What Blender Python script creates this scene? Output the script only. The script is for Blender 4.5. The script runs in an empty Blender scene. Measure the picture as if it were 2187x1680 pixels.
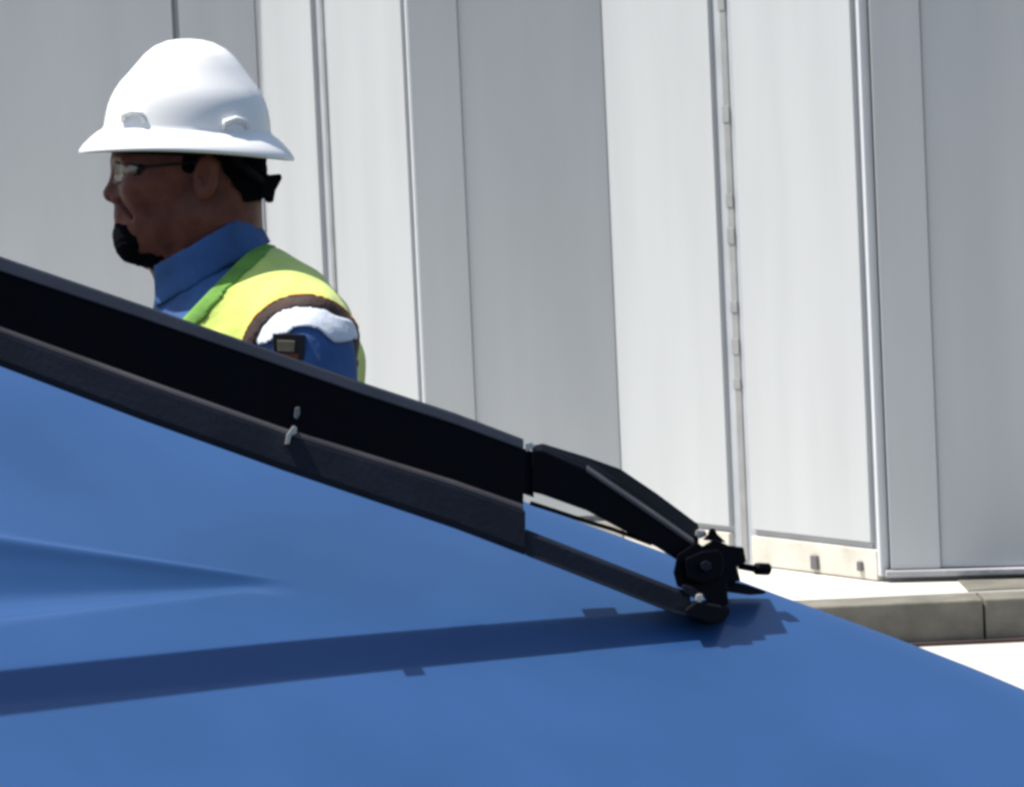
import bpy, bmesh, math, random
import numpy as np
from mathutils import Vector, Matrix
random.seed(7); np.random.seed(7)
rad = math.radians
SC = bpy.context.scene
COL = SC.collection

# ------------------------------------------------------------------ camera
IW, IH = 2187.0, 1680.0            # pixel grid in which the photo was measured
F = 9093.0                          # focal length in those pixels (long lens)
CAMZ, PITCH, ROLL = 1.75, -3.8, -2.6
cam = bpy.data.cameras.new('camera'); camo = bpy.data.objects.new('camera', cam); COL.objects.link(camo)
cam.sensor_fit = 'HORIZONTAL'; cam.sensor_width = 36.0; cam.lens = 36.0 * F / IW
cam.clip_start = 0.05; cam.clip_end = 3000
CM = Matrix.Translation((0, 0, CAMZ)) @ Matrix.Rotation(rad(90 + PITCH), 4, 'X') @ Matrix.Rotation(rad(ROLL), 4, 'Z')
camo.matrix_world = CM
SC.camera = camo
R3 = np.array(CM.to_3x3()); C0 = np.array([0, 0, CAMZ])

# ------------------------------------------------------------------ sky, sun, exposure
SUN = np.array([-0.42, 0.055, 0.90]); SUN = SUN / np.linalg.norm(SUN)
world = bpy.data.worlds.new('World'); SC.world = world; world.use_nodes = True
nt = world.node_tree; nt.nodes.clear()
wo = nt.nodes.new('ShaderNodeOutputWorld'); bg = nt.nodes.new('ShaderNodeBackground'); sk = nt.nodes.new('ShaderNodeTexSky')
sk.sky_type = 'NISHITA'; sk.sun_disc = False
sk.sun_elevation = math.asin(SUN[2]); sk.sun_rotation = math.atan2(SUN[0], SUN[1])
sk.air_density = 1.2; sk.dust_density = 1.5
bg.inputs[1].default_value = 0.074
nt.links.new(sk.outputs[0], bg.inputs[0]); nt.links.new(bg.outputs[0], wo.inputs[0])
sl = bpy.data.lights.new('sun', 'SUN'); sl.energy = 4.0; sl.angle = rad(0.5); sl.color = (1.0, 0.95, 0.88)
slo = bpy.data.objects.new('sun', sl); COL.objects.link(slo)
slo.rotation_euler = Vector(SUN).to_track_quat('Z', 'Y').to_euler(); slo.location = (-4, 0, 9)
SC.view_settings.view_transform = 'Standard'; SC.view_settings.look = 'None'
SC.view_settings.exposure = 0.92; SC.view_settings.gamma = 1.0
SC.view_settings.use_curve_mapping = False
SC.render.engine = 'CYCLES'
SC.cycles.caustics_reflective = False; SC.cycles.caustics_refractive = False; SC.cycles.max_bounces = 8; SC.cycles.use_denoising = True
SC.cycles.pixel_filter_type = 'BLACKMAN_HARRIS'; SC.cycles.filter_width = 3.2

# ------------------------------------------------------------------ pixel helpers
def ray(px, py):
    return R3 @ np.array([(px - IW / 2) / F, -(py - IH / 2) / F, -1.0])
def W(px, py, Y):                   # point on the pixel's ray at depth Y
    d = ray(px, py); return C0 + d * (Y / d[1])
def onz(px, py, z):
    d = ray(px, py); return C0 + d * ((z - CAMZ) / d[2])
def proj(p):
    q = R3.T @ (np.asarray(p) - C0); return IW / 2 - q[0] / q[2] * F, IH / 2 + q[1] / q[2] * F

# ------------------------------------------------------------------ materials
def mat(name, col, rough=0.6, metal=0.0, var=0.0, vscale=6.0, bump=0.0, bscale=60.0, coat=0.0, spec=0.5, stretch=None,
        sheen=0.0, col2=None, detail=6.0, sss=0.0):
    m = bpy.data.materials.new(name); m.use_nodes = True
    n = m.node_tree; b = n.nodes['Principled BSDF']
    b.inputs['Base Color'].default_value = (*col, 1); b.inputs['Roughness'].default_value = rough
    b.inputs['Metallic'].default_value = metal; b.inputs['Specular IOR Level'].default_value = spec
    b.inputs['Coat Weight'].default_value = coat; b.inputs['Coat Roughness'].default_value = 0.08
    if sheen: b.inputs['Sheen Weight'].default_value = sheen
    tc = n.nodes.new('ShaderNodeTexCoord'); mp = n.nodes.new('ShaderNodeMapping')
    n.links.new(tc.outputs['Object'], mp.inputs[0])
    if stretch: mp.inputs['Scale'].default_value = stretch
    if var or col2:
        t = n.nodes.new('ShaderNodeTexNoise'); t.inputs['Scale'].default_value = vscale; t.inputs['Detail'].default_value = detail
        n.links.new(mp.outputs[0], t.inputs['Vector'])
        r = n.nodes.new('ShaderNodeValToRGB'); r.color_ramp.elements[0].position = 0.3; r.color_ramp.elements[1].position = 0.7
        c2 = col2 or tuple(c * (1 + var) for c in col); c1 = col if col2 else tuple(c * (1 - var) for c in col)
        r.color_ramp.elements[0].color = (*c1, 1); r.color_ramp.elements[1].color = (*c2, 1)
        n.links.new(t.outputs['Fac'], r.inputs[0]); n.links.new(r.outputs[0], b.inputs['Base Color'])
        mr = n.nodes.new('ShaderNodeMapRange'); mr.inputs['To Min'].default_value = max(0.02, rough - 0.08); mr.inputs['To Max'].default_value = min(1, rough + 0.1)
        n.links.new(t.outputs['Fac'], mr.inputs['Value']); n.links.new(mr.outputs[0], b.inputs['Roughness'])
    if bump:
        t2 = n.nodes.new('ShaderNodeTexNoise'); t2.inputs['Scale'].default_value = bscale; t2.inputs['Detail'].default_value = 5
        n.links.new(mp.outputs[0], t2.inputs['Vector'])
        bp = n.nodes.new('ShaderNodeBump'); bp.inputs['Strength'].default_value = bump; bp.inputs['Distance'].default_value = 0.01
        n.links.new(t2.outputs['Fac'], bp.inputs['Height']); n.links.new(bp.outputs[0], b.inputs['Normal'])
    return m
M = {}
M['clad'] = mat('clad_paint', (0.44, 0.458, 0.475), 0.5, var=0.045, vscale=2.0, stretch=(3.0, 3.0, 0.35), bump=0.10, bscale=2.5)
M['trim'] = mat('trim_paint', (0.58, 0.60, 0.63), 0.4, var=0.03)
M['gap'] = mat('seam_shadow_metal', (0.36, 0.38, 0.41), 0.7, var=0.1)
M['bead'] = mat('seam_bead', (0.25, 0.255, 0.26), 0.6, var=0.12, vscale=12)
M['skirt'] = mat('skirt_paint', (0.56, 0.53, 0.47), 0.7, var=0.14, vscale=9, bump=0.2, bscale=30)
M['plinth'] = mat('plinth_concrete', (0.34, 0.34, 0.36), 0.9, var=0.15, vscale=7, bump=0.3, bscale=40)
M['bolt'] = mat('bolt_steel', (0.16, 0.16, 0.17), 0.5, metal=0.6)
M['ground'] = mat('ground_concrete', (0.52, 0.495, 0.45), 0.9, var=0.10, vscale=2.5, bump=0.2, bscale=60)
M['slab'] = mat('slab_concrete', (0.56, 0.54, 0.49), 0.9, var=0.08, vscale=3, bump=0.2, bscale=60)
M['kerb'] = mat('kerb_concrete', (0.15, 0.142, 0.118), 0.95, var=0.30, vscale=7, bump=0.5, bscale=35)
M['joint'] = mat('joint_strip', (0.045, 0.022, 0.020), 0.8, var=0.3)
M['blue'] = mat('blue_paint', (0.020, 0.072, 0.205), 0.42, var=0.10, vscale=4.5, coat=0.5, bump=0.02, bscale=5)
M['black'] = mat('black_rail_coat', (0.0016, 0.0018, 0.004), 0.6, var=0.3, vscale=25, bump=0.06, bscale=200, spec=0.06)
M['flange'] = mat('dark_grey_coat', (0.011, 0.014, 0.023), 0.6, var=0.25, vscale=18, bump=0.08, bscale=160, spec=0.12)
M['edge'] = mat('grey_edge', (0.055, 0.05, 0.055), 0.5, var=0.5, vscale=9, spec=0.3)  # paler grey for the edge strips of the rail
M['steel'] = mat('bare_steel', (0.42, 0.40, 0.37), 0.4, metal=0.5, var=0.2, vscale=40)
M['rubber'] = mat('rubber', (0.006, 0.006, 0.009), 0.8, spec=0.1)
M['hat'] = mat('hat_plastic', (0.82, 0.82, 0.81), 0.32, var=0.015, vscale=8, coat=0.15)
M['hatband'] = mat('hat_suspension', (0.005, 0.005, 0.008), 0.8, spec=0.08)
M['skin'] = mat('skin', (0.135, 0.044, 0.029), 0.45, var=0.32, vscale=38, bump=0.15, bscale=240, spec=0.22)
M['hair'] = mat('hair', (0.003, 0.003, 0.005), 0.9, spec=0.05, var=0.3, vscale=90, bump=0.6, bscale=400)
M['shirt'] = mat('shirt_cloth', (0.030, 0.088, 0.24), 0.85, var=0.30, vscale=16, bump=0.45, bscale=28)
M['sunlit_sleeve'] = mat('sunlit_sleeve_cloth', (0.62, 0.66, 0.74), 0.8, var=0.1, vscale=30, bump=0.3, bscale=40)  # pale colour painting the sun on the shirt sleeve
M['vest'] = mat('vest_lime', (0.54, 0.66, 0.13), 0.8, var=0.10, vscale=22, bump=0.4, bscale=30, sheen=0.2)
M['vest_green'] = mat('vest_green', (0.13, 0.30, 0.045), 0.85, var=0.2, vscale=30, bump=0.3, bscale=60)
M['vest_trim'] = mat('vest_trim', (0.05, 0.028, 0.022), 0.85, var=0.3, vscale=40, bump=0.3, bscale=80)
M['vest_orange'] = mat('vest_orange', (0.55, 0.20, 0.03), 0.8)
M['patch'] = mat('patch_cloth', (0.02, 0.018, 0.02), 0.9)
M['patch_tan'] = mat('patch_tan', (0.24, 0.19, 0.12), 0.9, var=0.2, vscale=80)
M['patch_red'] = mat('patch_red', (0.20, 0.045, 0.02), 0.9)
M['trousers'] = mat('trouser_cloth', (0.02, 0.025, 0.045), 0.9, var=0.2, bump=0.3, bscale=30)
M['boot'] = mat('boot_leather', (0.05, 0.03, 0.018), 0.6, bump=0.2, bscale=60)
M['eye'] = mat('eye_white', (0.5, 0.48, 0.45), 0.2)
M['iris'] = mat('iris', (0.01, 0.006, 0.004), 0.15)
M['frame'] = mat('glasses_frame', (0.003, 0.003, 0.006), 0.35, spec=0.25)
def glass():
    m = bpy.data.materials.new('lens'); m.use_nodes = True; n = m.node_tree; n.nodes.clear()
    o = n.nodes.new('ShaderNodeOutputMaterial'); mx = n.nodes.new('ShaderNodeMixShader')
    t = n.nodes.new('ShaderNodeBsdfTransparent'); t.inputs[0].default_value = (0.80, 0.82, 0.84, 1)
    g = n.nodes.new('ShaderNodeBsdfGlossy'); g.inputs['Roughness'].default_value = 0.12
    mx.inputs[0].default_value = 0.12
    n.links.new(t.outputs[0], mx.inputs[1]); n.links.new(g.outputs[0], mx.inputs[2]); n.links.new(mx.outputs[0], o.inputs[0])
    return m
M['lens'] = glass()

# ------------------------------------------------------------------ object helpers
WL = {}
def root(name, loc, label, cat, group=None):
    o = bpy.data.objects.new(name, None); COL.objects.link(o); o.location = tuple(loc)
    o['label'] = label; o['category'] = cat
    if group: o['group'] = group
    WL[o.name] = np.array(loc, float); return o
def obj(name, verts, faces, m, parent=None, smooth=False, bevel=0.0, label=None, kind=None, segs=2):
    off = WL[parent.name] if parent else np.zeros(3)
    me = bpy.data.meshes.new(name)
    me.from_pydata([tuple(np.asarray(v, float) - off) for v in verts], [], [tuple(map(int, f)) for f in faces])
    bm = bmesh.new(); bm.from_mesh(me); bmesh.ops.recalc_face_normals(bm, faces=bm.faces); bm.to_mesh(me); bm.free()
    me.materials.append(M[m] if isinstance(m, str) else m)
    if smooth: me.shade_smooth()
    o = bpy.data.objects.new(name, me); COL.objects.link(o)
    if parent: o.parent = parent
    WL[o.name] = off
    if bevel:
        b = o.modifiers.new('bevel', 'BEVEL'); b.width = bevel; b.segments = segs; b.limit_method = 'ANGLE'; b.angle_limit = rad(35)
    if label: o['label'] = label
    if kind: o['kind'] = kind
    return o
def meshobj(name, me, m, parent, label=None):
    me.materials.append(M[m]); me.shade_smooth()
    o = bpy.data.objects.new(name, me); COL.objects.link(o); o.parent = parent; WL[o.name] = WL[parent.name]
    if label: o['label'] = label
    return o
BOXF = [(0, 1, 2, 3), (4, 7, 6, 5), (0, 4, 5, 1), (1, 5, 6, 2), (2, 6, 7, 3), (3, 7, 4, 0)]
def boxv(x0, x1, y0, y1, z0, z1):
    return [(x0, y0, z0), (x1, y0, z0), (x1, y1, z0), (x0, y1, z0), (x0, y0, z1), (x1, y0, z1), (x1, y1, z1), (x0, y1, z1)]
def prism(front, back):             # closed prism between two equal polygons
    n = len(front); v = list(front) + list(back)
    f = [tuple(range(n)), tuple(range(2 * n - 1, n - 1, -1))]
    f += [(i, n + i, n + (i + 1) % n, (i + 1) % n) for i in range(n)]
    return v, f
def loft(stations, cap=True):       # stations: lists of equal length of points, closed sections
    n = len(stations[0]); v = [p for s in stations for p in s]; f = []
    for k in range(len(stations) - 1):
        for i in range(n):
            a = k * n + i; b = k * n + (i + 1) % n; f.append((a, b, b + n, a + n))
    if cap:
        f.append(tuple(range(n - 1, -1, -1))); L = (len(stations) - 1) * n; f.append(tuple(range(L, L + n)))
    return v, f
def tube(pts, r, seg=10):
    pts = [np.asarray(p, float) for p in pts]; rs = r if isinstance(r, (list, tuple)) else [r] * len(pts); st = []
    up = np.array([0.13, 0.31, 0.94])
    for i, p in enumerate(pts):
        d = pts[min(i + 1, len(pts) - 1)] - pts[max(i - 1, 0)]; d /= np.linalg.norm(d)
        a = np.cross(d, up); a /= np.linalg.norm(a); b = np.cross(a, d)
        st.append([p + rs[i] * (math.cos(t) * a + math.sin(t) * b) for t in np.linspace(0, 2 * math.pi, seg, endpoint=False)])
    return loft(st)

# ------------------------------------------------------------------ ground
KY = 13.42
g = obj('ground', [(-400, -60, 0), (400, -60, 0), (400, 900, 0), (-400, 900, 0)], [(0, 1, 2, 3)], 'ground', kind='structure')
M['dark_ground'] = mat('dark_ground', (0.055, 0.055, 0.058), 0.95, var=0.2, vscale=4, bump=0.5, bscale=90)  # dark tone chosen to weaken light bounced from below
obj('unseen_dark_ground', [(-300, -60, .004), (300, -60, .004), (300, 10.2, .004), (-300, 10.2, .004)], [(0, 1, 2, 3)], 'dark_ground', kind='structure')  # unseen dark sheet, added to cut light bounced off the ground
slab = obj('pavement', boxv(-14, 14, KY + 0.20, 26, 0.002, 0.14), BOXF, 'slab', kind='structure', bevel=0.004)
# kerb stones along the pavement edge, one joint where the photo shows it
xj = W(2105, 1340, KY)[0]
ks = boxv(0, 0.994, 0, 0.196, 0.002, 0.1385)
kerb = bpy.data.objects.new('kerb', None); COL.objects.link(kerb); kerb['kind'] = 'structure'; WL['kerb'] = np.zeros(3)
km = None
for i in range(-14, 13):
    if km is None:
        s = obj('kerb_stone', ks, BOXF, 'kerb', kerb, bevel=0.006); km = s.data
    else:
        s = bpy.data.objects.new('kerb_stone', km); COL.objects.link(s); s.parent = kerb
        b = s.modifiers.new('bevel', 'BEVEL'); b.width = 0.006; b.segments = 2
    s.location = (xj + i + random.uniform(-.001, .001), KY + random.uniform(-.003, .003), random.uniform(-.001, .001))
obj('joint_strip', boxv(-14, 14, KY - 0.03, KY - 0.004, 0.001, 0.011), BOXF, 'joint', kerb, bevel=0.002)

px0 = W(2068, 1275, KY + .2)[0]
obj('pavement_sheet', boxv(px0, px0 + 2.4, KY + .205, 13.95, 0.1405, 0.145), BOXF, 'kerb', slab, bevel=.002, label='thin dark sheet on the pavement')  # thin dark sheet over the right part of the slab top
# ------------------------------------------------------------------ building with saw-tooth metal cladding
def xy(px, py, Y): return W(px, py, Y)[:2]
cC0 = xy(1880, 1100, 14.0)
cV1 = xy(1322, 900, 15.42)
cC1 = xy(908, 830, 15.52)
cV2 = xy(551, 150, 16.50)
cL = np.array([cV2[0] - 7.0, cV2[1] + 1.45])
cR = np.array([cC0[0] + 2.4, cC0[1] - 0.42])
ZT, ZS = 4.6, 0.14
bld = root('building', (float(cV1[0]), float(cV1[1]), ZS), 'white metal-clad building with a saw-tooth facade standing behind the worker', 'building')
def frac(A, B, px, py):             # where the pixel's ray crosses the facet, as a fraction of its length
    d = ray(px, py)[:2]; e = B - A
    m = np.array([[d[0], -e[0]], [d[1], -e[1]]]); t = np.linalg.solve(m, A); return t[1]
def fbox(name, A, B, f0, f1, z0, z1, d0, d1, m, parent=bld, bevel=0.003, **k):
    e = B - A; n = np.array([e[1], -e[0]]); n /= np.linalg.norm(n)
    if n @ (-A) < 0: n = -n
    P = [A + e * f for f in (f0, f1)]
    v = []
    for z in (z0, z1):
        for p, d in ((P[0], d1), (P[1], d1), (P[1], d0), (P[0], d0)):
            q = p + n * d; v.append((q[0], q[1], z))
    return obj(name, v, BOXF, m, parent, bevel=bevel, **k)
# core block behind the cladding
core = [cL, cV2, cC1, cV1, cC0, cR]; back = [np.array([cR[0], 22.0]), np.array([cL[0], 22.0])]
def inset(p): return np.array([p[0], p[1] + 0.035])
poly = [inset(p) for p in core] + back
v, f = prism([(p[0], p[1], ZS) for p in poly], [(p[0], p[1], ZT) for p in poly])
obj('wall_core', v, f, 'gap', bld)
rp = [np.array([p[0], p[1] - 0.12]) for p in core] + back
v, f = prism([(p[0], p[1], ZT + .002) for p in rp], [(p[0], p[1], ZT + 0.25) for p in rp])
obj('roof', v, f, 'trim', bld)
ZL = W(1850, 1163, 14.0)[2]          # bottom edge of the sheets above the skirt
def seamhardware(A, B, f, z0, z1, d):
    z = z0 + 0.25
    while z < z1:
        e = (B - A); L = np.linalg.norm(e)
        fbox('hinge_knuckle', A, B, f - .022 / L, f + .022 / L, z, z + random.uniform(.035, .06), d, d + .004, 'bead')
        z += random.uniform(0.10, 0.45)
# -- white facet (valley V1 to corner C0)
A, B = cV1, cC0; L = np.linalg.norm(B - A)
fa, fb = frac(A, B, 1548, 900), frac(A, B, 1596, 900); fg0, fg1 = frac(A, B, 1841, 700), frac(A, B, 1857, 700)
fbox('cladding_panel', A, B, 0.0, fa, ZL, ZT, -.03, 0, 'clad')
fbox('cladding_panel', A, B, fb, fg0, ZL, ZT, -.03, 0, 'clad')
fbox('seam_channel', A, B, fa, fb, ZS + .01, ZT, -.034, -.028, 'bead')
fbox('seam_bead', A, B, fa + (fb - fa) * .36, fa + (fb - fa) * .66, ZS + .01, ZT, -.028, -.012, 'bead', bevel=.006)
seamhardware(A, B, (fa + fb) / 2, .5, 3.2, -.013)
fbox('corner_trim', A, B, fg1, 1.0, ZS + .02, ZT, -.03, .006, 'trim', bevel=.004)
fbox('base_skirt', A, B, 0.004, fa, ZS + .004, ZL - .022, -.03, .004, 'skirt')
fbox('base_skirt', A, B, fb, fg1 - .004, ZS + .004, ZL - .022, -.03, .004, 'skirt')
fbox('base_flashing', A, B, fb + .004, fg0 - .004, ZL - .020, ZL - .003, -.03, -.012, 'gap', bevel=0)
for (px, py, s) in ((1745, 1200, .012), (1842, 1208, .008)):
    ff = frac(A, B, px, py); p = A + (B - A) * ff; z = W(px, py, p[1])[2]
    fbox('anchor_bolt', A, B, ff - s * .8 / L * 2, ff + s * .8 / L * 2, z - s * 2, z + s * 2, .004, .016, 'bolt', bevel=.003)
# -- grey (shaded) facet between C1 and V1
A, B = cC1, cV1
fs = frac(A, B, 1012, 800)
fbox('cladding_panel', A, B, 0.0, fs, ZL, ZT, -.03, .012, 'clad')
fbox('cladding_panel', A, B, fs, 1.0, ZL, ZT, -.03, 0, 'clad')
fbox('base_skirt', A, B, 0.0, 0.995, ZS + .004, ZL - .02, -.03, .004, 'skirt')
# -- white facet V2 to C1
A, B = cV2, cC1; L = np.linalg.norm(B - A)
fa, fb = frac(A, B, 676, 300), frac(A, B, 708, 300); fg0, fg1 = frac(A, B, 868, 300), frac(A, B, 879, 300)
fbox('cladding_panel', A, B, 0.0, fa, ZL, ZT, -.03, 0, 'clad')
fbox('cladding_panel', A, B, fb, fg0, ZL, ZT, -.03, 0, 'clad')
fbox('seam_channel', A, B, fa, fb, ZS + .01, ZT, -.034, -.022, 'bead')
fbox('seam_bead', A, B, fa + (fb - fa) * .40, fa + (fb - fa) * .62, ZS + .01, ZT, -.022, -.012, 'bead', bevel=.005)
fbox('corner_trim', A, B, fg1, 1.0, ZS + .02, ZT, -.03, .006, 'trim', bevel=.004)
fbox('base_skirt', A, B, 0.004, fg1 - .004, ZS + .004, ZL - .02, -.03, .004, 'skirt')
# -- far left grey facet
A, B = cL, cV2
fs = frac(A, B, 367, 40); fs2 = frac(A, B, 382, 40)
for q in range(8):
    fbox('cladding_panel', A, B, fs * q / 8, fs * (q + 1) / 8 - (.0015 if q < 7 else 0), ZL, ZT, -.03, 0, 'clad')
fbox('cladding_panel', A, B, fs2, 1.0, ZL, ZT, -.03, .006, 'clad')
fbox('seam_channel', A, B, fs, fs2, ZS + .01, ZT, -.034, -.026, 'gap')
fbox('base_skirt', A, B, 0, .998, ZS + .004, ZL - .02, -.03, .004, 'skirt')
# -- right grey facet with plinth
A, B = cC0, cR
fs = frac(A, B, 1994, 800); fs2 = frac(A, B, 2001, 800)
ZP = W(2000, 1212, 14.0)[2]
fbox('cladding_panel', A, B, 0.012, fs, ZP + .004, ZT, -.03, .010, 'clad')
fbox('cladding_panel', A, B, fs, 1.0, ZP + .004, ZT, -.03, 0, 'clad')
p0 = xy(1893, 1240, 13.97); p1 = np.array([cR[0], 13.48])
v = [(p0[0], p0[1], 0.158), (p1[0], p1[1], 0.170), (p1[0], 14.02, 0.170), (p0[0] , 14.02, 0.158),
     (p0[0], p0[1], ZP), (p1[0], p1[1], ZP - 0.004), (p1[0], 14.02, ZP), (p0[0], 14.02, ZP)]
obj('plinth', v, BOXF, 'plinth', bld, bevel=.004)

# ------------------------------------------------------------------ vehicle body panel
YF = 4.25
SIL = [(-2600, -304), (-900, 325), (0, 658), (1140, 1078), (1440, 1187), (1640, 1262), (1800, 1320), (2000, 1394), (2187, 1470), (2500, 1610), (2900, 1820)]
sx = np.array([W(a, b, YF)[0] for a, b in SIL]); sz = np.array([W(a, b, YF)[2] for a, b in SIL])
def zedge(x):                        # smooth the traced far edge a little
    return np.mean([np.interp(x + o, sx, sz) for o in np.linspace(-.06, .06, 9)], axis=0)
def smooth(a, b, x):
    t = np.clip((x - a) / (b - a), 0, 1); return t * t * (3 - 2 * t)
zl_, zr_ = zedge(-.5), zedge(.25); ZK = (zr_ - zl_) / .75; ZM = zl_ + ZK * .5
def H0(x, y):
    t = YF - y
    lin = ZM + ZK * x
    return lin + (zedge(x) - lin) * (0.25 + 0.75 * np.exp(-np.maximum(t, 0) / 0.16)) - (0.44 * t + 0.03 * t * t) + 0.004 * (1 - np.exp(-np.maximum(t, 0) / 0.02))
def hit(fun, px, py):
    d = ray(px, py); lo, hi = 2.4, YF
    for _ in range(50):
        m = (lo + hi) / 2; p = C0 + d * (m / d[1])
        if p[2] > fun(p[0], p[1]): lo = m
        else: hi = m
    return C0 + d * (lo / d[1])
ca, cb = hit(H0, 0, 1158), hit(H0, 660, 1246)
ea, eb = hit(H0, 0, 1236), hit(H0, 660, 1250)
def H(x, y):
    x = np.asarray(x, float); y = np.asarray(y, float)
    u = (x - ca[0]) / (cb[0] - ca[0]); yc = ca[1] + (cb[1] - ca[1]) * u
    w = np.maximum((ca[1] - ea[1]) * (1 - u), 0.0)
    amp = 0.42 * np.maximum(w, 0) * smooth(1.05, .75, u)
    s = (yc - y) / np.maximum(w, .012)
    ridge = 0.22 * amp * np.exp(-((s - .02) / .16) ** 2)
    blend = smooth(1.8, 0.6, s)
    return H0(x, y) - amp * smooth(-.12, 1.0, s) * (1 - .95 * smooth(1.0, 2.4, s)) + ridge
xs = np.linspace(-1.1, 0.85, 420); ts = np.concatenate([-np.array([.10, .06, .035, .02, .010, .004]), np.linspace(0, .55, 330), np.linspace(.56, 1.25, 60)])
V = []; Fc = []
for i, t in enumerate(ts):
    for x in xs:
        if t < 0:
            z = float(H(x, YF)) - 3.2 * t * t * 8 + 0.25 * t
            V.append((x, YF - t, z))
        else: V.append((x, YF - t, 0.0))
V = np.array(V); n = len(xs); msk = V[:, 1] <= YF
V[msk, 2] = H(V[msk, 0], V[msk, 1])
for i in range(len(ts) - 1):
    for j in range(n - 1):
        a = i * n + j; Fc.append((a, a + 1, a + n + 1, a + n))
veh = root('vehicle', (-0.1, 3.6, 0), 'glossy blue vehicle with a sloping creased body panel under a long black rail', 'vehicle')
hood = obj('body_panel', V, Fc, 'blue', veh, smooth=True, label='bright blue painted sloping panel with a tapering crease')
sld = hood.modifiers.new('solid', 'SOLIDIFY'); sld.thickness = 0.004; sld.offset = 1 if False else -1
# far side and near side below the panel, so that it has a body
def skirtwall(idx, name, drop):
    top = V[idx]; vv = [tuple(p - np.array([0, 0, .004])) for p in top] + [(p[0], p[1], drop) for p in top]; m = len(top)
    obj(name, vv, [(i, i + 1, m + i + 1, m + i) for i in range(m - 1)], 'blue', veh, smooth=False)
skirtwall(np.arange(0, n), 'far_side_panel', 0.45)
skirtwall(np.arange((len(ts) - 1) * n, len(ts) * n), 'near_side_panel', 0.35)
skirtwall(np.arange(n - 1, len(ts) * n, n), 'nose_panel', 0.35)
skirtwall(np.arange(0, len(ts) * n, n), 'rear_panel', 0.35)
for (wx, wy) in ((-0.75, 4.20), (0.5, 4.20), (-0.75, 3.12), (0.5, 3.12)):
    st = []
    for r, dy in ((.17, -.09), (.30, -.10), (.34, -.07), (.34, .07), (.30, .10), (.17, .09)):
        st.append([(wx + r * math.cos(a), wy + dy, .345 + r * math.sin(a)) for a in np.linspace(0, 2 * math.pi, 32, endpoint=False)])
    vv, ff = loft(st); wh = obj('wheel', vv, ff, 'rubber', veh, smooth=True)
    vv, ff = loft([[(wx + r * math.cos(a), wy + dy, .345 + r * math.sin(a)) for a in np.linspace(0, 2 * math.pi, 24, endpoint=False)] for r, dy in ((.165, -.094), (.15, -.08), (.05, -.088), (.02, -.092))])
    obj('rim', vv, ff, 'steel', wh, smooth=True)

# ------------------------------------------------------------------ black rail bolted to the panel
Rp = hit(H, 1500, 1318)
Sp = hit(H, 0, 1496)
def railc(px): return 665 + 0.360 * px
lo, hi = 0.0, 1.2
for _ in range(60):                  # height above the shadow at which the rail is met
    m = (lo + hi) / 2; a, b = proj(Sp + SUN * m)
    if b > railc(a): lo = m
    else: hi = m
Qp = Sp + SUN * lo
Re = W(1470, railc(1470), Rp[1])
dR = (Qp - Re) / np.linalg.norm(Qp - Re)
nR = -(ray(700, 920) / np.linalg.norm(ray(700, 920))); nR = nR - dR * (nR @ dR); nR /= np.linalg.norm(nR)
uR = np.cross(nR, dR); uR = uR if uR[2] > 0 else -uR
nR = nR * math.cos(rad(27)) + uR * math.sin(rad(27))      # the rail leans away from the viewer
print('RAIL', Re, Qp, 'hood at left', Sp)
def P(px, py, w=0.0):                # pixel on the rail's plane, moved w toward the viewer side
    d = ray(px, py); t = ((Re - C0) @ nR) / (d @ nR); return C0 + d * t - d / np.linalg.norm(d) * w
def extr(poly, w0, w1): return prism([P(a, b, w1) for a, b in poly], [P(a, b, w0) for a, b in poly])
XS = [-1300, -700, -420, -200, 0, 311, 600, 777, 971, 1118]
top = lambda x: float(np.interp(x, [-1300, 0, 311, 777, 1020, 1126], [98, 547, 653, 817, 897, 940]))
chf = lambda x: top(x) + float(np.interp(x, [0, 971, 1126], [29, 22, 20]))
mid = lambda x: float(np.interp(x, [-1300, 0, 311, 599, 971, 1130], [229, 700, 812, 914, 1028, 1084]))
bot = lambda x: float(np.interp(x, [-1300, 0, 444, 971, 1219, 1460], [317, 782, 950, 1128, 1222, 1318]))
st = [[P(x, top(x) + 6, -.026), P(x, chf(x) + 3, -.0015), P(x, chf(x) + 6, 0), P(x, mid(x) - 2, 0), P(x, mid(x) - 2, -.030), P(x, top(x) + 12, -.030)] for x in XS]
v, f = loft(st); rail = obj('upper_rail', v, f, 'black', veh, bevel=.0015, label='matt black upper rail with a bevelled top edge')
st = [[P(x, top(x), -.026), P(x, top(x) + 5, -.013), P(x, chf(x), 0.001), P(x, chf(x) + 4, 0.001), P(x, chf(x) + 4, -.030), P(x, top(x) + 10, -.030)] for x in XS]
v, f = loft(st); obj('top_strip', v, f, 'flange', rail, bevel=.001)  # lighter coat on the top bevel stands in for reflected sky
st = [[P(x, mid(x) - 3, -.028), P(x, mid(x) - 3, .004), P(x, mid(x) + 3, .008), P(x, mid(x) + 10, .009), P(x, mid(x) + 10, -.028)] for x in XS]
v, f = loft(st); obj('edge_strip', v, f, 'edge', rail, bevel=.001)
XS2 = XS[:-1] + [1122]
st = [[P(x, mid(x) + 9, .004), P(x, mid(x) + 12, .010), P(x, bot(x) - 16, .016), P(x, bot(x), .013), P(x, bot(x), -.026), P(x, mid(x) + 9, -.026)] for x in XS2]
v, f = loft(st); low = obj('lower_rail', v, f, 'flange', veh, bevel=.0015, label='dark grey lower rail tapering to a thin foot')
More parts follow.
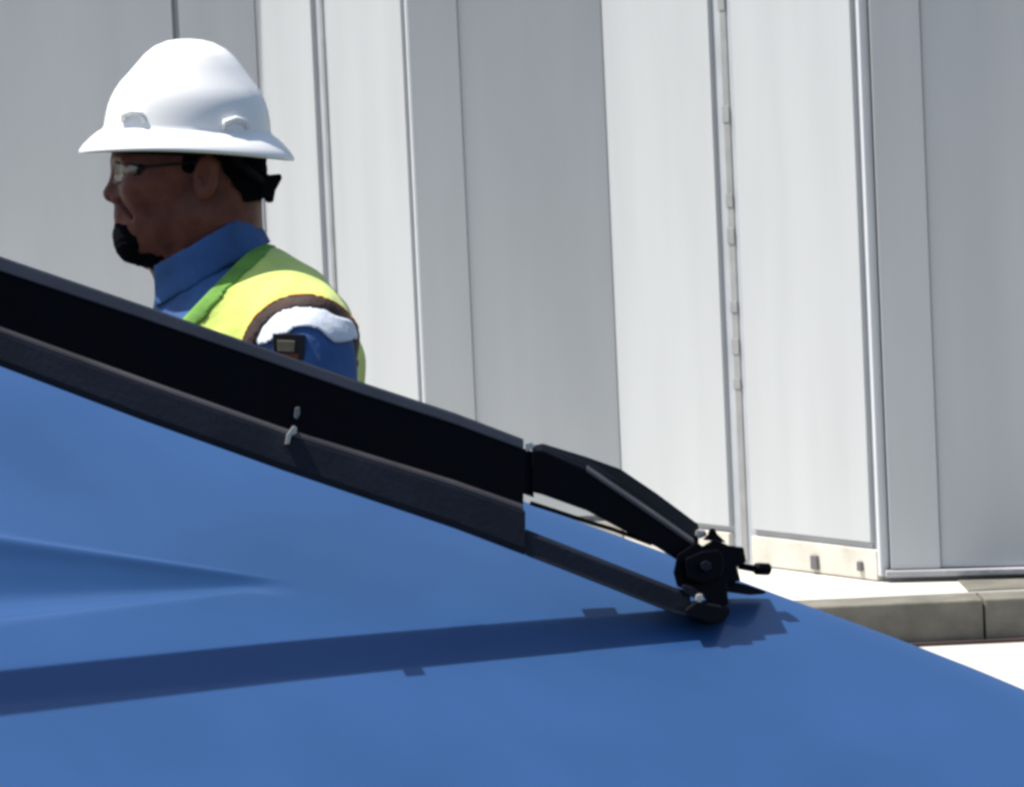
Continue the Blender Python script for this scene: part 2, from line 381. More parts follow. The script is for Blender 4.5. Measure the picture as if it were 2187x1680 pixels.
# thin foot of the lower rail, below the slot
XF = [1122, 1180, 1300, 1439, 1475]
ft = lambda x: float(np.interp(x, [1122, 1439, 1475], [1129, 1253, 1262]))
st = [[P(x, ft(x), .004), P(x, ft(x) + 8, .012), P(x, bot(x) - 8, .014), P(x, bot(x), .016), P(x, bot(x), -.014), P(x, ft(x), -.014)] for x in XF]
v, f = loft(st); obj('rail_foot', v, f, 'flange', low, bevel=.0015)
# curved end arm of the upper rail
XE = [1136, 1159, 1253, 1326, 1403, 1492]
et = lambda x: float(np.interp(x, [1136, 1159, 1253, 1326, 1403, 1492], [951, 946, 974, 1000, 1052, 1118]))
ec = lambda x: float(np.interp(x, [1136, 1159, 1253, 1436, 1492], [962, 962, 1003, 1128, 1168]))
eb_ = lambda x: float(np.interp(x, [1136, 1226, 1303, 1386, 1439, 1492], [1050, 1074, 1119, 1156, 1194, 1225]))
st = [[P(x, et(x), -.030), P(x, et(x) + (ec(x) - et(x)) * .55, -.012), P(x, ec(x), 0), P(x, eb_(x), 0), P(x, eb_(x), -.030), P(x, et(x) + 10, -.030)] for x in XE]
v, f = loft(st); arm = obj('end_arm', v, f, 'black', veh, bevel=.0015)
st = [[P(x, ec(x) - 12, -.006), P(x, ec(x) - 3, .0015), P(x, ec(x) + 5, .0015), P(x, ec(x) + 5, -.008)] for x in (1253, 1330, 1403, 1483)]
v, f = loft(st); obj('edge_strip', v, f, 'edge', arm, bevel=.001)
# joint between rail and arm, with its bright clip
v, f = extr([(1112, 955), (1140, 965), (1140, 1062), (1112, 1052)], -.040, -.004); obj('joint_sleeve', v, f, 'black', veh)
v, f = extr([(1120, 947), (1136, 943), (1142, 955), (1124, 965)], -.020, -.002); obj('joint_clip', v, f, 'steel', veh, bevel=.001)
# thin dark tube added as the panel's far edge line, along the top of the slot
v, f = tube([P(1134, 1074, -.01), P(1190, 1092, -.012), P(1250, 1112, -.014), P(1310, 1130, -.014), P(1390, 1160, -.02)], .0022, 8); obj('edge_line', v, f, 'rubber', veh, smooth=True)
# bracket block
br = [(1446, 1184), (1488, 1156), (1500, 1166), (1526, 1150), (1556, 1164), (1588, 1168), (1594, 1200), (1574, 1208), (1582, 1240), (1552, 1244), (1556, 1288), (1532, 1298), (1500, 1274), (1482, 1264), (1446, 1252), (1438, 1222)]
v, f = extr(br, -.040, .014); brk = obj('bracket', v, f, 'black', veh, bevel=.0016)
v, f = extr([(1500, 1152), (1512, 1140), (1515, 1128), (1526, 1127), (1532, 1140), (1552, 1158)], -.020, .006); obj('clamp_knob', v, f, 'black', brk, bevel=.002)
v, f = extr([(1486, 1130), (1506, 1131), (1510, 1143), (1494, 1150), (1484, 1144)], -.018, -.002); obj('pale_chip', v, f, 'steel', brk, bevel=.002)  # small pale steel chip beside the knob
v, f = tube([P(1580, 1208, -.01), P(1612, 1214, -.01), P(1616, 1214, -.01), P(1640, 1215, -.01)], [.0035, .0035, .0062, .0062], 10); obj('clamp_pin', v, f, 'black', brk)
v, f = extr([(1540, 1236), (1590, 1246), (1638, 1262), (1632, 1268), (1600, 1270), (1540, 1262)], -.034, -.006); obj('rear_tab', v, f, 'rubber', brk, bevel=.0015)
v, f = extr([(1462, 1300), (1484, 1284), (1520, 1288), (1556, 1296), (1561, 1306), (1546, 1328), (1520, 1332), (1492, 1322), (1468, 1318)], -.020, .026); obj('foot_pad', v, f, 'rubber', brk, bevel=.003)
v, f = extr([(1486, 1268), (1500, 1266), (1504, 1280), (1494, 1288), (1484, 1282)], .014, .028); obj('bolt', v, f, 'steel', brk, bevel=.002)
v, f = extr([(1455, 1246), (1480, 1252), (1500, 1268), (1490, 1280), (1460, 1266)], -.01, .016); obj('gusset', v, f, 'flange', brk, bevel=.002)
v, f = extr([(1462, 1192), (1500, 1176), (1536, 1172), (1548, 1196), (1540, 1232), (1500, 1246), (1468, 1236)], .012, .021); cp = obj('cover_plate', v, f, 'black', brk, bevel=.002)
v, f = extr([(1496, 1202), (1508, 1196), (1519, 1202), (1519, 1214), (1508, 1220), (1497, 1214)], .020, .026); obj('plate_bolt', v, f, 'flange', brk, bevel=.001)
# small upright clip on the rail
v, f = extr([(612, 928), (626, 908), (634, 912), (634, 926), (622, 930), (618, 948), (608, 950)], .004, .024); obj('rail_clip', v, f, 'steel', veh, bevel=.001)
v, f = extr([(630, 870), (640, 868), (641, 884), (634, 896), (628, 892)], -.002, .004); obj('rail_screw', v, f, 'bolt', veh, bevel=.001)

# ------------------------------------------------------------------ signed-distance modelling for the figure
class Field:
    def __init__(s, lo, hi, h):
        s.lo = np.array(lo, np.float32); s.h = h
        n = np.ceil((np.array(hi) - np.array(lo)) / h).astype(int) + 1
        ax = [s.lo[i] + h * np.arange(n[i], dtype=np.float32) for i in range(3)]
        s.X, s.Y, s.Z = np.meshgrid(*ax, indexing='ij'); s.f = np.full(s.X.shape, 1e3, np.float32)
    def ell(s, c, r, tilt=0.0):
        x, y, z = s.X - c[0], s.Y - c[1], s.Z - c[2]
        if tilt:
            ca_, sa_ = math.cos(tilt), math.sin(tilt); x, z = x * ca_ + z * sa_, -x * sa_ + z * ca_
        q = np.sqrt((x / r[0]) ** 2 + (y / r[1]) ** 2 + (z / r[2]) ** 2) + 1e-6
        q2 = np.sqrt((x / r[0] ** 2) ** 2 + (y / r[1] ** 2) ** 2 + (z / r[2] ** 2) ** 2) + 1e-6
        return (q * (q - 1) / q2).astype(np.float32)
    def cap(s, a, b, ra, rb=None):
        rb = ra if rb is None else rb; a = np.asarray(a, float); b = np.asarray(b, float); d = b - a
        t = np.clip(((s.X - a[0]) * d[0] + (s.Y - a[1]) * d[1] + (s.Z - a[2]) * d[2]) / max(d @ d, 1e-9), 0, 1).astype(np.float32)
        return (np.sqrt((s.X - a[0] - t * d[0]) ** 2 + (s.Y - a[1] - t * d[1]) ** 2 + (s.Z - a[2] - t * d[2]) ** 2) - (ra + (rb - ra) * t)).astype(np.float32)
    def plane(s, p, nrm):
        nrm = np.asarray(nrm, float) / np.linalg.norm(nrm)
        return ((s.X - p[0]) * nrm[0] + (s.Y - p[1]) * nrm[1] + (s.Z - p[2]) * nrm[2]).astype(np.float32)
    def add(s, d, k=.012): s.f = smin(s.f, d, k)
    def sub(s, d, k=.006): s.f = -smin(-s.f, d, k)
    def mesh(s, f=None, name='m', off=(0, 0, 0), smooth_it=1):
        f = s.f if f is None else f
        f = np.pad(f[1:-1, 1:-1, 1:-1], 1, constant_values=1.0)
        ins = f < 0; sh = f.shape; cs = tuple(k - 1 for k in sh)
        acc = np.zeros(cs + (3,), np.float32); cnt = np.zeros(cs, np.float32)
        for axis in range(3):
            a0 = [slice(None)] * 3; a1 = [slice(None)] * 3; a0[axis] = slice(0, -1); a1[axis] = slice(1, None)
            fa_, fb_ = f[tuple(a0)], f[tuple(a1)]; cr = (fa_ < 0) != (fb_ < 0)
            t = np.where(cr, fa_ / np.where(cr, fa_ - fb_, 1), 0).astype(np.float32)
            o1, o2 = [k for k in range(3) if k != axis]
            for i in (0, 1):
                for j in (0, 1):
                    sl_ = [slice(None)] * 3
                    sl_[o1] = slice(i, i + cs[o1]); sl_[o2] = slice(j, j + cs[o2])
                    c = cr[tuple(sl_)]; tt = t[tuple(sl_)]
                    acc[..., axis] += tt * c; acc[..., o1] += i * c; acc[..., o2] += j * c; cnt += c
        on = cnt > 0; idx = np.full(cs, -1, np.int64); idx[on] = np.arange(on.sum())
        ijk = np.argwhere(on).astype(np.float32)
        vv = s.lo + s.h * (ijk + acc[on] / cnt[on][:, None])
        faces = []
        for axis in range(3):
            o1, o2 = [(axis + 1) % 3, (axis + 2) % 3]
            a0 = [slice(1, -1)] * 3; a1 = [slice(1, -1)] * 3; a0[axis] = slice(0, -1); a1[axis] = slice(1, None)
            A_, B_ = ins[tuple(a0)], ins[tuple(a1)]
            e = np.argwhere(A_ != B_); 
            if not len(e): continue
            flip = A_[tuple(e.T)]
            base = e.copy(); base[:, o1] += 1; base[:, o2] += 1
            def cell(d1, d2):
                q = base.copy(); q[:, o1] += d1; q[:, o2] += d2; return idx[tuple(q.T)]
            qd = np.stack([cell(-1, -1), cell(0, -1), cell(0, 0), cell(-1, 0)], 1)
            qd[~flip] = qd[~flip][:, ::-1]; faces.append(qd)
        fc = np.concatenate(faces); fc = fc[(fc >= 0).all(1)]
        for _ in range(smooth_it):     # light laplacian
            sm = np.zeros_like(vv); ct = np.zeros(len(vv), np.float32)
            for a_, b_ in ((0, 1), (1, 2), (2, 3), (3, 0)):
                np.add.at(sm, fc[:, a_], vv[fc[:, b_]]); np.add.at(ct, fc[:, a_], 1)
            vv = vv * .45 + .55 * sm / np.maximum(ct, 1)[:, None]
        me = bpy.data.meshes.new(name)
        vv = vv - np.asarray(off, np.float32)
        me.vertices.add(len(vv)); me.vertices.foreach_set('co', vv.astype(np.float32).ravel())
        me.loops.add(len(fc) * 4); me.loops.foreach_set('vertex_index', fc.astype(np.int32).ravel())
        me.polygons.add(len(fc)); me.polygons.foreach_set('loop_start', np.arange(0, len(fc) * 4, 4, dtype=np.int32))
        me.update(calc_edges=True); me.validate()
        return me
def smin(a, b, k):
    h = np.clip(0.5 + 0.5 * (b - a) / k, 0, 1).astype(np.float32); return b + (a - b) * h - k * h * (1 - h)
def vnoise(X, Y, Z, sc, seed):       # cheap smooth noise from a few sines
    r = np.random.RandomState(seed); out = 0
    for _ in range(7):
        k = r.normal(size=3) * sc; out = out + np.sin(X * k[0] + Y * k[1] + Z * k[2] + r.uniform(0, 6.3))
    return (out / 4).astype(np.float32)

PY = 6.0                              # the worker stands six metres away
def Q(px, py, w=0.0): return W(px, py, PY - w)
hipx = float(W(575, 1000, PY)[0])
per = root('person', (hipx, PY, 0), 'worker in white hard hat and lime vest walking behind the blue vehicle', 'person')
PO = WL['person']

# -- head and neck
a, b = Q(190, 640), Q(640, 250)
Hd = Field((a[0], PY - .125, a[2]), (b[0], PY + .125, b[2]), .0022)
Hd.f = Hd.ell(Q(402, 318), (.104, .077, .108))
Hd.add(Hd.ell(Q(342, 395), (.052, .060, .080)), .03)
Hd.add(Hd.ell(Q(350, 458), (.054, .054, .060)), .03)
for s in (-1, 1):
    Hd.add(Hd.cap(Q(296, 514, s * .012), Q(428, 462, s * .052), .024, .022), .025)
    Hd.add(Hd.ell(Q(300, 398, s * .045), (.026, .020, .020)), .02)
    Hd.add(Hd.cap(Q(258, 343, s * .006), Q(272, 346, s * .042), .0105, .010), .014)
Hd.add(Hd.ell(Q(288, 512), (.024, .030, .026)), .02)
Hd.add(Hd.ell(Q(286, 488), (.020, .028, .018)), .016)
for s in (-1, 1): Hd.sub(Hd.ell(Q(262, 368, s * .034), (.013, .017, .011)), .012)
Hd.add(Hd.cap(Q(256, 362), Q(240, 412), .0085, .0105), .012)
Hd.add(Hd.ell(Q(240, 415), (.0120, .0135, .0110)), .008)
for s in (-1, 1):
    Hd.add(Hd.ell(Q(257, 422, s * .0135), (.0120, .0085, .0090)), .007)
    Hd.sub(Hd.ell(Q(248, 432, s * .007), (.006, .0042, .004)), .003)
    Hd.add(Hd.ell(Q(276, 366, s * .0315), (.0125, .0135, .0120)), .004)
    Hd.add(Hd.cap(Q(262, 360, s * .022), Q(270, 358, s * .045), .0045), .005)
Hd.add(Hd.ell(Q(272, 455), (.018, .028, .016)), .014)
Hd.add(Hd.cap(Q(262, 455, -.016), Q(262, 455, .016), .0078), .007)
Hd.add(Hd.cap(Q(264, 473, -.014), Q(264, 473, .014), .0090), .007)
for s in (-1, 1):
    Hd.add(Hd.cap(Q(262, 455, s * .014), Q(276, 463, s * .023), .007, .005), .008)
    Hd.sub(Hd.cap(Q(252, 464, s * .001), Q(268, 465, s * .020), .0016), .003)
    Hd.sub(Hd.cap(Q(262, 432, s * .024), Q(286, 462, s * .038), .0030), .010)       # smile fold
Hd.add(Hd.cap(Q(462, 400), Q(462, 640), .062, .072), .03)
Hd.add(Hd.cap(Q(372, 540), Q(420, 650), .034, .045), .03)
for s in (-1, 1):                     # ears
    e = Hd.ell(Q(440, 378, s * .080), (.0185, .0100, .033), rad(-12) )
    e = np.minimum(e, Hd.ell(Q(434, 405, s * .076), (.010, .008, .013)))
    e = -smin(-e, Hd.ell(Q(434, 378, s * .093), (.0115, .0120, .0200), rad(-12)), .004)
    e = np.minimum(e, Hd.cap(Q(424, 384, s * .083), Q(426, 394, s * .083), .0045))
    Hd.add(e, .005)
Hd.f += .0007 * vnoise(Hd.X, Hd.Y, Hd.Z, 90, 3)
fhead = Hd.f.copy()
body = meshobj('body', Hd.mesh(name='body', off=PO), 'skin', per, label='dark-skinned head in profile with short beard')
# -- beard, moustache, brows and hair as thin shells over the head
def shell(th, region, nz, seed, sc=420):
    return np.maximum(fhead - th - nz * vnoise(Hd.X, Hd.Y, Hd.Z, sc, seed), region)
reg = Hd.ell(Q(268, 522), (.030, .070, .031))
reg = smin(reg, Hd.ell(Q(300, 556), (.044, .046, .013)), .008)
for sg in (-1, 1): reg = smin(reg, Hd.cap(Q(285, 545, sg * .020), Q(345, 552, sg * .034), .010, .009), .006)
reg += .005 * vnoise(Hd.X, Hd.Y, Hd.Z, 170, 8)
fb_ = shell(.0018, reg, .0010, 5)
meshobj('beard', Hd.mesh(fb_, 'beard', PO), 'hair', per)
reg = np.minimum(Hd.cap(Q(256, 441, .002), Q(268, 441, .020), .0042, .003), Hd.cap(Q(256, 441, -.002), Q(268, 441, -.020), .0042, .003))
reg += .0015 * vnoise(Hd.X, Hd.Y, Hd.Z, 200, 9)
meshobj('moustache', Hd.mesh(shell(.0012, reg, .0006, 6), 'moustache', PO), 'hair', per)
for s in (-1, 1):
    reg = Hd.cap(Q(252, 348, s * .014), Q(276, 343, s * .046), .0048, .003)
    meshobj('eyebrow', Hd.mesh(shell(.0018, reg, .0005, 7), 'eyebrow', PO), 'hair', per)
pA, pB = Q(462, 330), Q(545, 445)
reg = np.maximum(Hd.plane(Q(472, 340), (-1, 0, -.55)), Hd.plane(Q(540, 428), (.2, 0, -1)))
reg = np.minimum(reg, np.minimum(Hd.cap(Q(410, 325, .075), Q(402, 358, .075), .013, .008), Hd.cap(Q(410, 325, -.075), Q(402, 358, -.075), .013, .008)))
reg += .003 * vnoise(Hd.X, Hd.Y, Hd.Z, 120, 10)
meshobj('hair', Hd.mesh(shell(.0045, reg, .0015, 11), 'hair', PO), 'hair', per)
# eyes
for s in (-1, 1):
    c = Q(272, 367, s * .031)
    def ball(c, r, m, name, par):
        st = [[(c[0] + r * math.sin(t) * math.cos(p), c[1] + r * math.sin(t) * math.sin(p), c[2] + r * math.cos(t)) for p in np.linspace(0, 2 * math.pi, 16, endpoint=False)] for t in np.linspace(.05, math.pi - .05, 12)]
        v, f = loft(st); return obj(name, v, f, m, par, smooth=True)
    e = ball(c, .0118, 'eye', 'eye', per)
    ball(c + np.array([-.0075, -s * .002, 0]), .0055, 'iris', 'iris', e)
# -- safety glasses: two wrapped lenses, rims and temples
gl = obj('safety_glasses', *tube([Q(247, 366, -.010), Q(243, 362, 0), Q(247, 366, .010)], .0022, 8), 'frame', per, smooth=True)
for s in (-1, 1):
    cols = [(245, .008), (243, .018), (246, .030), (254, .042), (266, .053), (282, .061), (297, .066)]
    topy = [352, 350, 349, 349, 350, 352, 355]; boty = [378, 386, 390, 390, 387, 379, 368]
    v = []; fcs = []
    for (x, w), ty, by in zip(cols, topy, boty):
        for q in range(5): v.append(Q(x + 2 * math.sin(q / 4 * math.pi) * -1, ty + (by - ty) * q / 4, s * w))
    for i in range(6):
        for q in range(4): fcs.append((i * 5 + q, i * 5 + q + 1, i * 5 + q + 6, i * 5 + q + 5))
    obj('lens', v, fcs, 'lens', gl, smooth=True)
    obj('rim', *tube([Q(x, b_, s * w) for (x, w), b_ in zip(cols, boty)], .0016, 6), 'frame', gl, smooth=True)
    obj('rim', *tube([Q(x, b_, s * w) for (x, w), b_ in zip(cols, topy)], .0014, 6), 'frame', gl, smooth=True)
    obj('hinge', *tube([Q(294, 372, s * .067), Q(297, 362, s * .068), Q(304, 352, s * .070)], [.003, .0042, .003], 8), 'frame', gl, smooth=True)
    obj('temple', *tube([Q(297, 358, s * .069), Q(350, 352, s * .077), Q(425, 347, s * .080), Q(455, 362, s * .079)], .0019, 8), 'frame', gl, smooth=True)

# -- shirt (torso, collar, sleeves)
a, b = Q(150, 1560), Q(980, 430)
zlo = .86
Sh = Field((hipx - .36, PY - .36, zlo), (hipx + .34, PY + .36, b[2]), .0055)
def P2(px, py, w=0.0): return Q(px, py, w)
Sh.f = Sh.ell(Q(552, 768), (.128, .165, .136), rad(8))
for s in (-1, 1):
    Sh.add(Sh.cap(Q(532, 655, s * .02), Q(632, 738, s * .150), .056, .066), .05)
    Sh.add(Sh.ell(Q(500, 760, s * .06), (.085, .08, .10)), .05)
Sh.add(Sh.ell(Q(552, 960), (.120, .155, .20)), .08)
Sh.add(Sh.ell((hipx, PY, 1.0), (.115, .150, .16)), .08)
torso = Sh.f.copy()
Sh.add(Sh.cap(Q(455, 560), Q(475, 650), .068, .078), .04)
Sh.add(Sh.cap(Q(430, 600), Q(440, 690), .058, .075), .04)
sh_ = {}
for s in (-1, 1):
    sh_[s] = (Q(652, 742, s * .190), Q(690, 1010, s * .235), Q(560, 1230, s * .215))
    Sh.add(Sh.cap(sh_[s][0], sh_[s][1], .068, .054), .02)
    Sh.add(Sh.cap(sh_[s][1], sh_[s][2], .052, .040), .02)
# collar cut: slanted from the throat up to the nape
pc = Q(345, 568); pd = Q(545, 455)
dd = np.array([pd[0] - pc[0], 0, pd[2] - pc[2]]); nn = np.array([-dd[2], 0, dd[0]])
Sh.f = np.maximum(Sh.f, Sh.plane(pc, nn))
Sh.f += .0022 * vnoise(Sh.X, Sh.Y, Sh.Z, 55, 21)
meshobj('shirt', Sh.mesh(name='shirt', off=PO), 'shirt', per, label='blue work shirt with a high collar')
# collar: folded stand-up band
Ck = Field((Q(300, 0)[0], PY - .13, Q(0, 720)[2]), (Q(640, 0)[0], PY + .13, Q(0, 420)[2]), .003)
ck = Ck.cap(Q(440, 520), Q(470, 620), .076, .092)
ck = smin(ck, Ck.cap(Q(405, 590), Q(420, 660), .050, .060), .03)
band = np.maximum(np.maximum(ck - .006, -(ck + .0)), np.maximum(Ck.plane(pc + np.array([0, 0, .006]), nn), -Ck.plane(pc - nn / np.linalg.norm(nn) * .046, nn)))
band += .0012 * vnoise(Ck.X, Ck.Y, Ck.Z, 70, 33)
meshobj('collar', Ck.mesh(band, 'collar', PO), 'shirt', per)

# -- vest
Vs = Field((hipx - .22, PY - .27, 1.02), (hipx + .23, PY + .27, Q(0, 480)[2]), .0036)
Vs.f = Vs.ell(Q(552, 768), (.128, .165, .136), rad(8))
for s in (-1, 1):
    Vs.add(Vs.cap(Q(532, 655, s * .02), Q(632, 738, s * .150), .056, .066), .05)
    Vs.add(Vs.ell(Q(500, 760, s * .06), (.085, .08, .10)), .05)
Vs.add(Vs.ell(Q(552, 960), (.120, .155, .20)), .08)
Vs.add(Vs.ell((hipx, PY, 1.0), (.115, .150, .16)), .08)
for s in (-1, 1): Vs.add(Vs.cap(Q(580, 672, s * .05), Q(642, 718, s * .175), .050, .052), .04)
tv = Vs.f + .0036 * vnoise(Vs.X, Vs.Y, Vs.Z, 46, 40)
arm_ = np.minimum(*[Vs.cap(Q(648, 762, s * .120), Q(650, 768, s * .34), .080, .084) for s in (-1, 1)])
arm_ = np.minimum(arm_, np.minimum(*[Vs.cap(Q(652, 770, s * .22), Q(690, 900, s * .24), .082, .075) for s in (-1, 1)]))
pe = Q(402, 676); pf = Q(562, 508); de = np.array([pf[0] - pe[0], 0, pf[2] - pe[2]]); ne = np.array([-de[2], 0, de[0]])
neck = Vs.plane(pe, ne)               # negative side is kept
bottom = -(Vs.Z - 1.06)
vest = np.maximum(np.maximum(tv - .013, -(tv - .004)), np.maximum(np.maximum(-arm_, neck), bottom))
vo = meshobj('vest', Vs.mesh(vest, 'vest', PO), 'vest', per, label='fluorescent lime safety vest')
gb = np.maximum(np.maximum(tv - .0155, -(tv - .002)), np.maximum(np.maximum(neck - .001, -(neck + .021 + .003 * vnoise(Vs.X, Vs.Y, Vs.Z, 60, 41))), -(arm_ - .004)))
meshobj('neck_band', Vs.mesh(gb, 'neck_band', PO), 'vest_green', vo, label='green band along the neck opening')  # green strip following the neck edge of the vest
for s in (-1, 1):
    half = (Vs.Y - PY) * s + .05      # one armhole at a time
    tr = np.maximum(np.maximum(tv - .016, -(tv - .0)), np.maximum(np.maximum(arm_ - .004, -(arm_ + .013)), np.maximum(neck, half)))
    meshobj('armhole_trim', Vs.mesh(tr, 'armhole_trim', PO), 'vest_trim', vo, label='dark brown armhole trim')
    tr2 = np.maximum(np.maximum(tv - .0165, -(tv - .002)), np.maximum(np.maximum(arm_ - .007, -(arm_ - .0035)), np.maximum(neck, half)))
    meshobj('armhole_piping', Vs.mesh(tr2, 'armhole_piping', PO), 'vest_orange', vo)

# -- near sleeve: pale overlay painted as sunlit cloth, and square patch
Sl = Field(Q(500, 830, .33) - np.array([0, 0, 0]), Q(820, 600, .06) + np.array([0, 0, 0]), .0026)
sv = Sl.cap(sh_[1][0], sh_[1][1], .068, .054) + .0022 * vnoise(Sl.X, Sl.Y, Sl.Z, 55, 21)
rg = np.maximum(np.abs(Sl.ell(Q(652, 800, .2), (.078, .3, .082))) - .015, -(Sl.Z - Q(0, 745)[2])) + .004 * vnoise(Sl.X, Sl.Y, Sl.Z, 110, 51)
meshobj('sunlit_shoulder', Sl.mesh(np.maximum(np.maximum(sv - .005, -(sv + .004)), rg), 'sunlit_shoulder', PO), 'sunlit_sleeve', per, label='pale overlay painting the sunlit top of the sleeve')
cw = .262
def quad(pts, w0, w1, name, m, par):
    v, f = prism([Q(a_, b_, w1) for a_, b_ in pts], [Q(a_, b_, w0) for a_, b_ in pts]); return obj(name, v, f, m, par, bevel=.0008)
pt = quad([(582, 712), (652, 714), (650, 784), (584, 780)], .248, cw, 'sleeve_patch', 'patch', per)
quad([(592, 726), (630, 728), (628, 752), (594, 750)], .255, cw + .0025, 'patch_field', 'patch_tan', pt)
quad([(590, 754), (638, 756), (636, 776), (590, 774)], .255, cw + .002, 'patch_bar', 'patch_red', pt)

# -- trousers, boots, hands (out of sight behind the vehicle in the photo)
Tr = Field((hipx - .45, PY - .28, .06), (hipx + .45, PY + .28, 1.06), .009)
Tr.f = Tr.ell((hipx, PY, .95), (.125, .165, .13))
fx = {1: -.16, -1: .16}
for s in (-1, 1):
    Tr.add(Tr.cap((hipx, PY - s * .085, .90), (hipx + fx[s] * .45 - .03, PY - s * .09, .50), .092, .068), .04)
    Tr.add(Tr.cap((hipx + fx[s] * .45 - .03, PY - s * .09, .50), (hipx + fx[s], PY - s * .09, .12), .066, .058), .03)
meshobj('trousers', Tr.mesh(name='trousers', off=PO), 'trousers', per)
for s in (-1, 1):
    Bt = Field((hipx + fx[s] - .25, PY - s * .09 - .08, -.01), (hipx + fx[s] + .12, PY - s * .09 + .08, .26), .006)
    c = np.array([hipx + fx[s], PY - s * .09, 0])
    Bt.f = Bt.cap(c + (0, 0, .07), c + (0, 0, .20), .052, .056)
    Bt.add(Bt.cap(c + (0, 0, .045), c + (-.17, 0, .042), .045, .038), .03); Bt.f = np.maximum(Bt.f, -(Bt.Z - .002))
    meshobj('boot', Bt.mesh(name='boot', off=PO), 'boot', per)
for s in (-1, 1):
    wr = sh_[s][2]; dn = np.array([-.55, 0, -.83])
    lo_ = wr - np.array([.20, .07, .24]); hi_ = wr + np.array([.06, .07, .06])
    Hn = Field(lo_, hi_, .003)
    pm = wr + dn * .085
    Hn.f = Hn.cap(wr - dn * .03, wr + dn * .03, .028, .026)
    for q in range(4):
        off = np.array([.83, 0, -.55]) * (q - 1.5) * .019
        k0 = wr + dn * .05 + off * .6; k1 = wr + dn * .105 + off; L_ = (.040, .046, .043, .033)[q]
        Hn.add(Hn.cap(k0, k1, .014, .011), .012)
        k2 = k1 + (dn * .9 + np.array([0, s * .45, 0])) * L_; k3 = k2 + (dn * .6 + np.array([0, s * .8, 0])) * L_ * .7
        Hn.add(Hn.cap(k1, k2, .0095, .0085), .004); Hn.add(Hn.cap(k2, k3, .0085, .0075), .003)
    t0 = wr + dn * .04 - np.array([.83, 0, -.55]) * .022; t1 = t0 + dn * .035 - np.array([.83, 0, -.55]) * .025; t2 = t1 + dn * .035
    Hn.add(Hn.cap(t0, t1, .013, .011), .008); Hn.add(Hn.cap(t1, t2, .0105, .009), .004)
    meshobj('hand', Hn.mesh(name='hand', off=PO), 'skin', per)

# -- hard hat: a thing of its own, worn on the head
hc = Q(400, 290)
hatr = root('hard_hat', hc, 'white full-brim hard hat worn on the head of the worker', 'hard hat')
k = 0.66e-3
PR = [(0, 202), (26, 200), (50, 195), (76, 183), (96, 166), (113, 145), (130, 124), (146, 106), (157, 92), (165, 76), (171, 58), (175, 38), (177, 22), (178, 14), (182, 8), (192, 2), (206, -10), (220, -24), (229, -37), (230, -42), (227, -45), (221, -38), (205, -22), (190, -10), (176, -4), (170, 8), (166, 40), (155, 82), (120, 126), (86, 166), (0, 190)]
tilt = rad(2.4 - 2.6)
st = []; NS = 72
for r, h in PR[1:-1]:
    ring = []
    for t in np.linspace(0, 2 * math.pi, NS, endpoint=False):
        cx, cy = math.cos(t), math.sin(t)
        lat = 0.84 if r < 180 else 0.84 + .04 * (r - 180) / 50
        rr = r
        if 60 < h < 198:              # three moulded ridges along the crown
            dy_ = cy * r * lat
            rr += 0
        x = cx * rr * k; y = cy * rr * lat * k; z = h * k
        if 95 < h < 201:
            z += .0028 * math.exp(-((y) / .008) ** 2) + .0018 * math.exp(-((abs(y) - .034) / .006) ** 2)
        if h < 60 and r > 165:        # brim droops a little at front and back
            z += (.0095 * cy * cy - .001) * max(0, (r - 176) / 54)
        ring.append((x, y, z))
    st.append(ring)
def hatT(p, ang=rad(4.6)):
    ca_, sa_ = math.cos(ang), math.sin(ang); x, y, z = p
    return np.array([hc[0] + x * ca_ + z * sa_, hc[1] + y, hc[2] - x * sa_ + z * ca_])
st = [[hatT(p) for p in ring] for ring in st]
v, f = loft(st, cap=False)
nr = len(st); top_i = len(v); v = list(v) + [hatT((0, 0, 202 * k + .0026)), hatT((0, 0, 190 * k))]
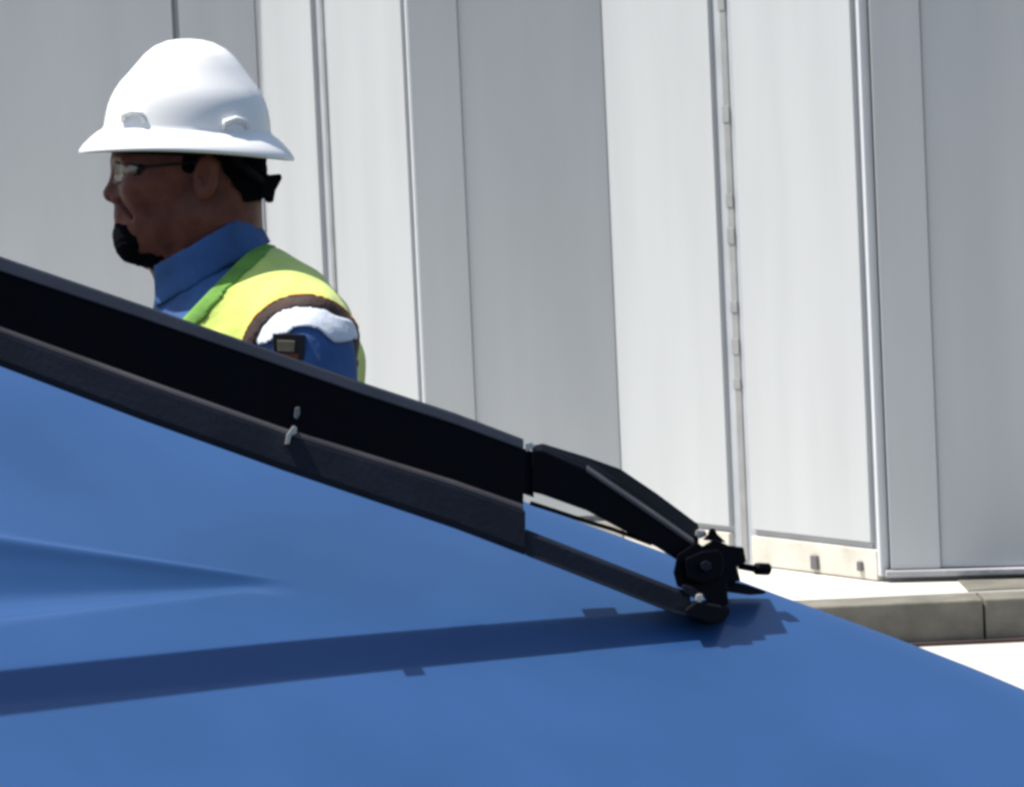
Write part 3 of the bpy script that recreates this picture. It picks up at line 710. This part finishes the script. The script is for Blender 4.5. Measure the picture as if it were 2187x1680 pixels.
for i in range(NS):
    f.append((top_i, (i + 1) % NS, i)); L_ = (nr - 1) * NS; f.append((top_i + 1, L_ + i, L_ + (i + 1) % NS))
shell_o = obj('shell', v, f, 'hat', hatr, smooth=True)
def hatpx(px, py, w):                 # pixel at lateral offset w, used for small fittings
    return Q(px, py, w)
def hatside(px, py, extra=0.0):       # point on the near side of the crown under that pixel
    p = Q(px, py, .09); q = p - hc; r = float(np.interp((q[2]) / k, [0, 20, 45, 72, 98], [182, 177, 174, 166, 152])) * k
    cx = max(-.98, min(.98, q[0] / r)); w = r * .84 * math.sqrt(1 - cx * cx) + extra
    return Q(px, py, w)
for (x0, x1, yb) in ((262, 306, 262), (478, 528, 278)):    # accessory slot lugs
    pts = [hatside(x0, yb, .001), hatside(x0 + 2, yb - 17, .004), hatside((x0 + x1) / 2, yb - 24, .005), hatside(x1 - 3, yb - 18, .004), hatside(x1, yb - 2, .001)]
    obj('accessory_lug', *tube(pts, [.003, .0042, .0045, .0042, .003], 10), 'hat', hatr, smooth=True)
rng = lambda rx, ry, z, r_: [hatT((rx * math.cos(t), ry * math.sin(t), z)) for t in np.linspace(0, 2 * math.pi, 48, endpoint=False)]
st = [rng(.107, .086, -.002, 0), rng(.109, .088, -.002, 0), rng(.109, .088, -.027, 0), rng(.107, .086, -.027, 0)]
stc = [list(q) for q in zip(*st)]; v, f = loft(stc + [stc[0]], cap=False)
obj('headband', v, f, 'hatband', hatr, smooth=False)
# nape strap and ratchet knob behind the head
for s in (-1, 1):
    obj('nape_strap', *tube([Q(500, 335, s * .082), Q(530, 365, s * .070), Q(556, 385, s * .040), Q(566, 392, s * .004)], .0065, 8), 'hatband', hatr, smooth=True)
v, f = prism([Q(x, y, .026) for x, y in ((536, 372), (556, 362), (568, 366), (572, 374), (600, 371), (603, 380), (588, 408), (584, 432), (570, 434), (560, 418), (540, 410))],
             [Q(x, y, -.026) for x, y in ((536, 372), (556, 362), (568, 366), (572, 374), (600, 371), (603, 380), (588, 408), (584, 432), (570, 434), (560, 418), (540, 410))])
obj('ratchet_knob', v, f, 'hatband', hatr, bevel=.003)
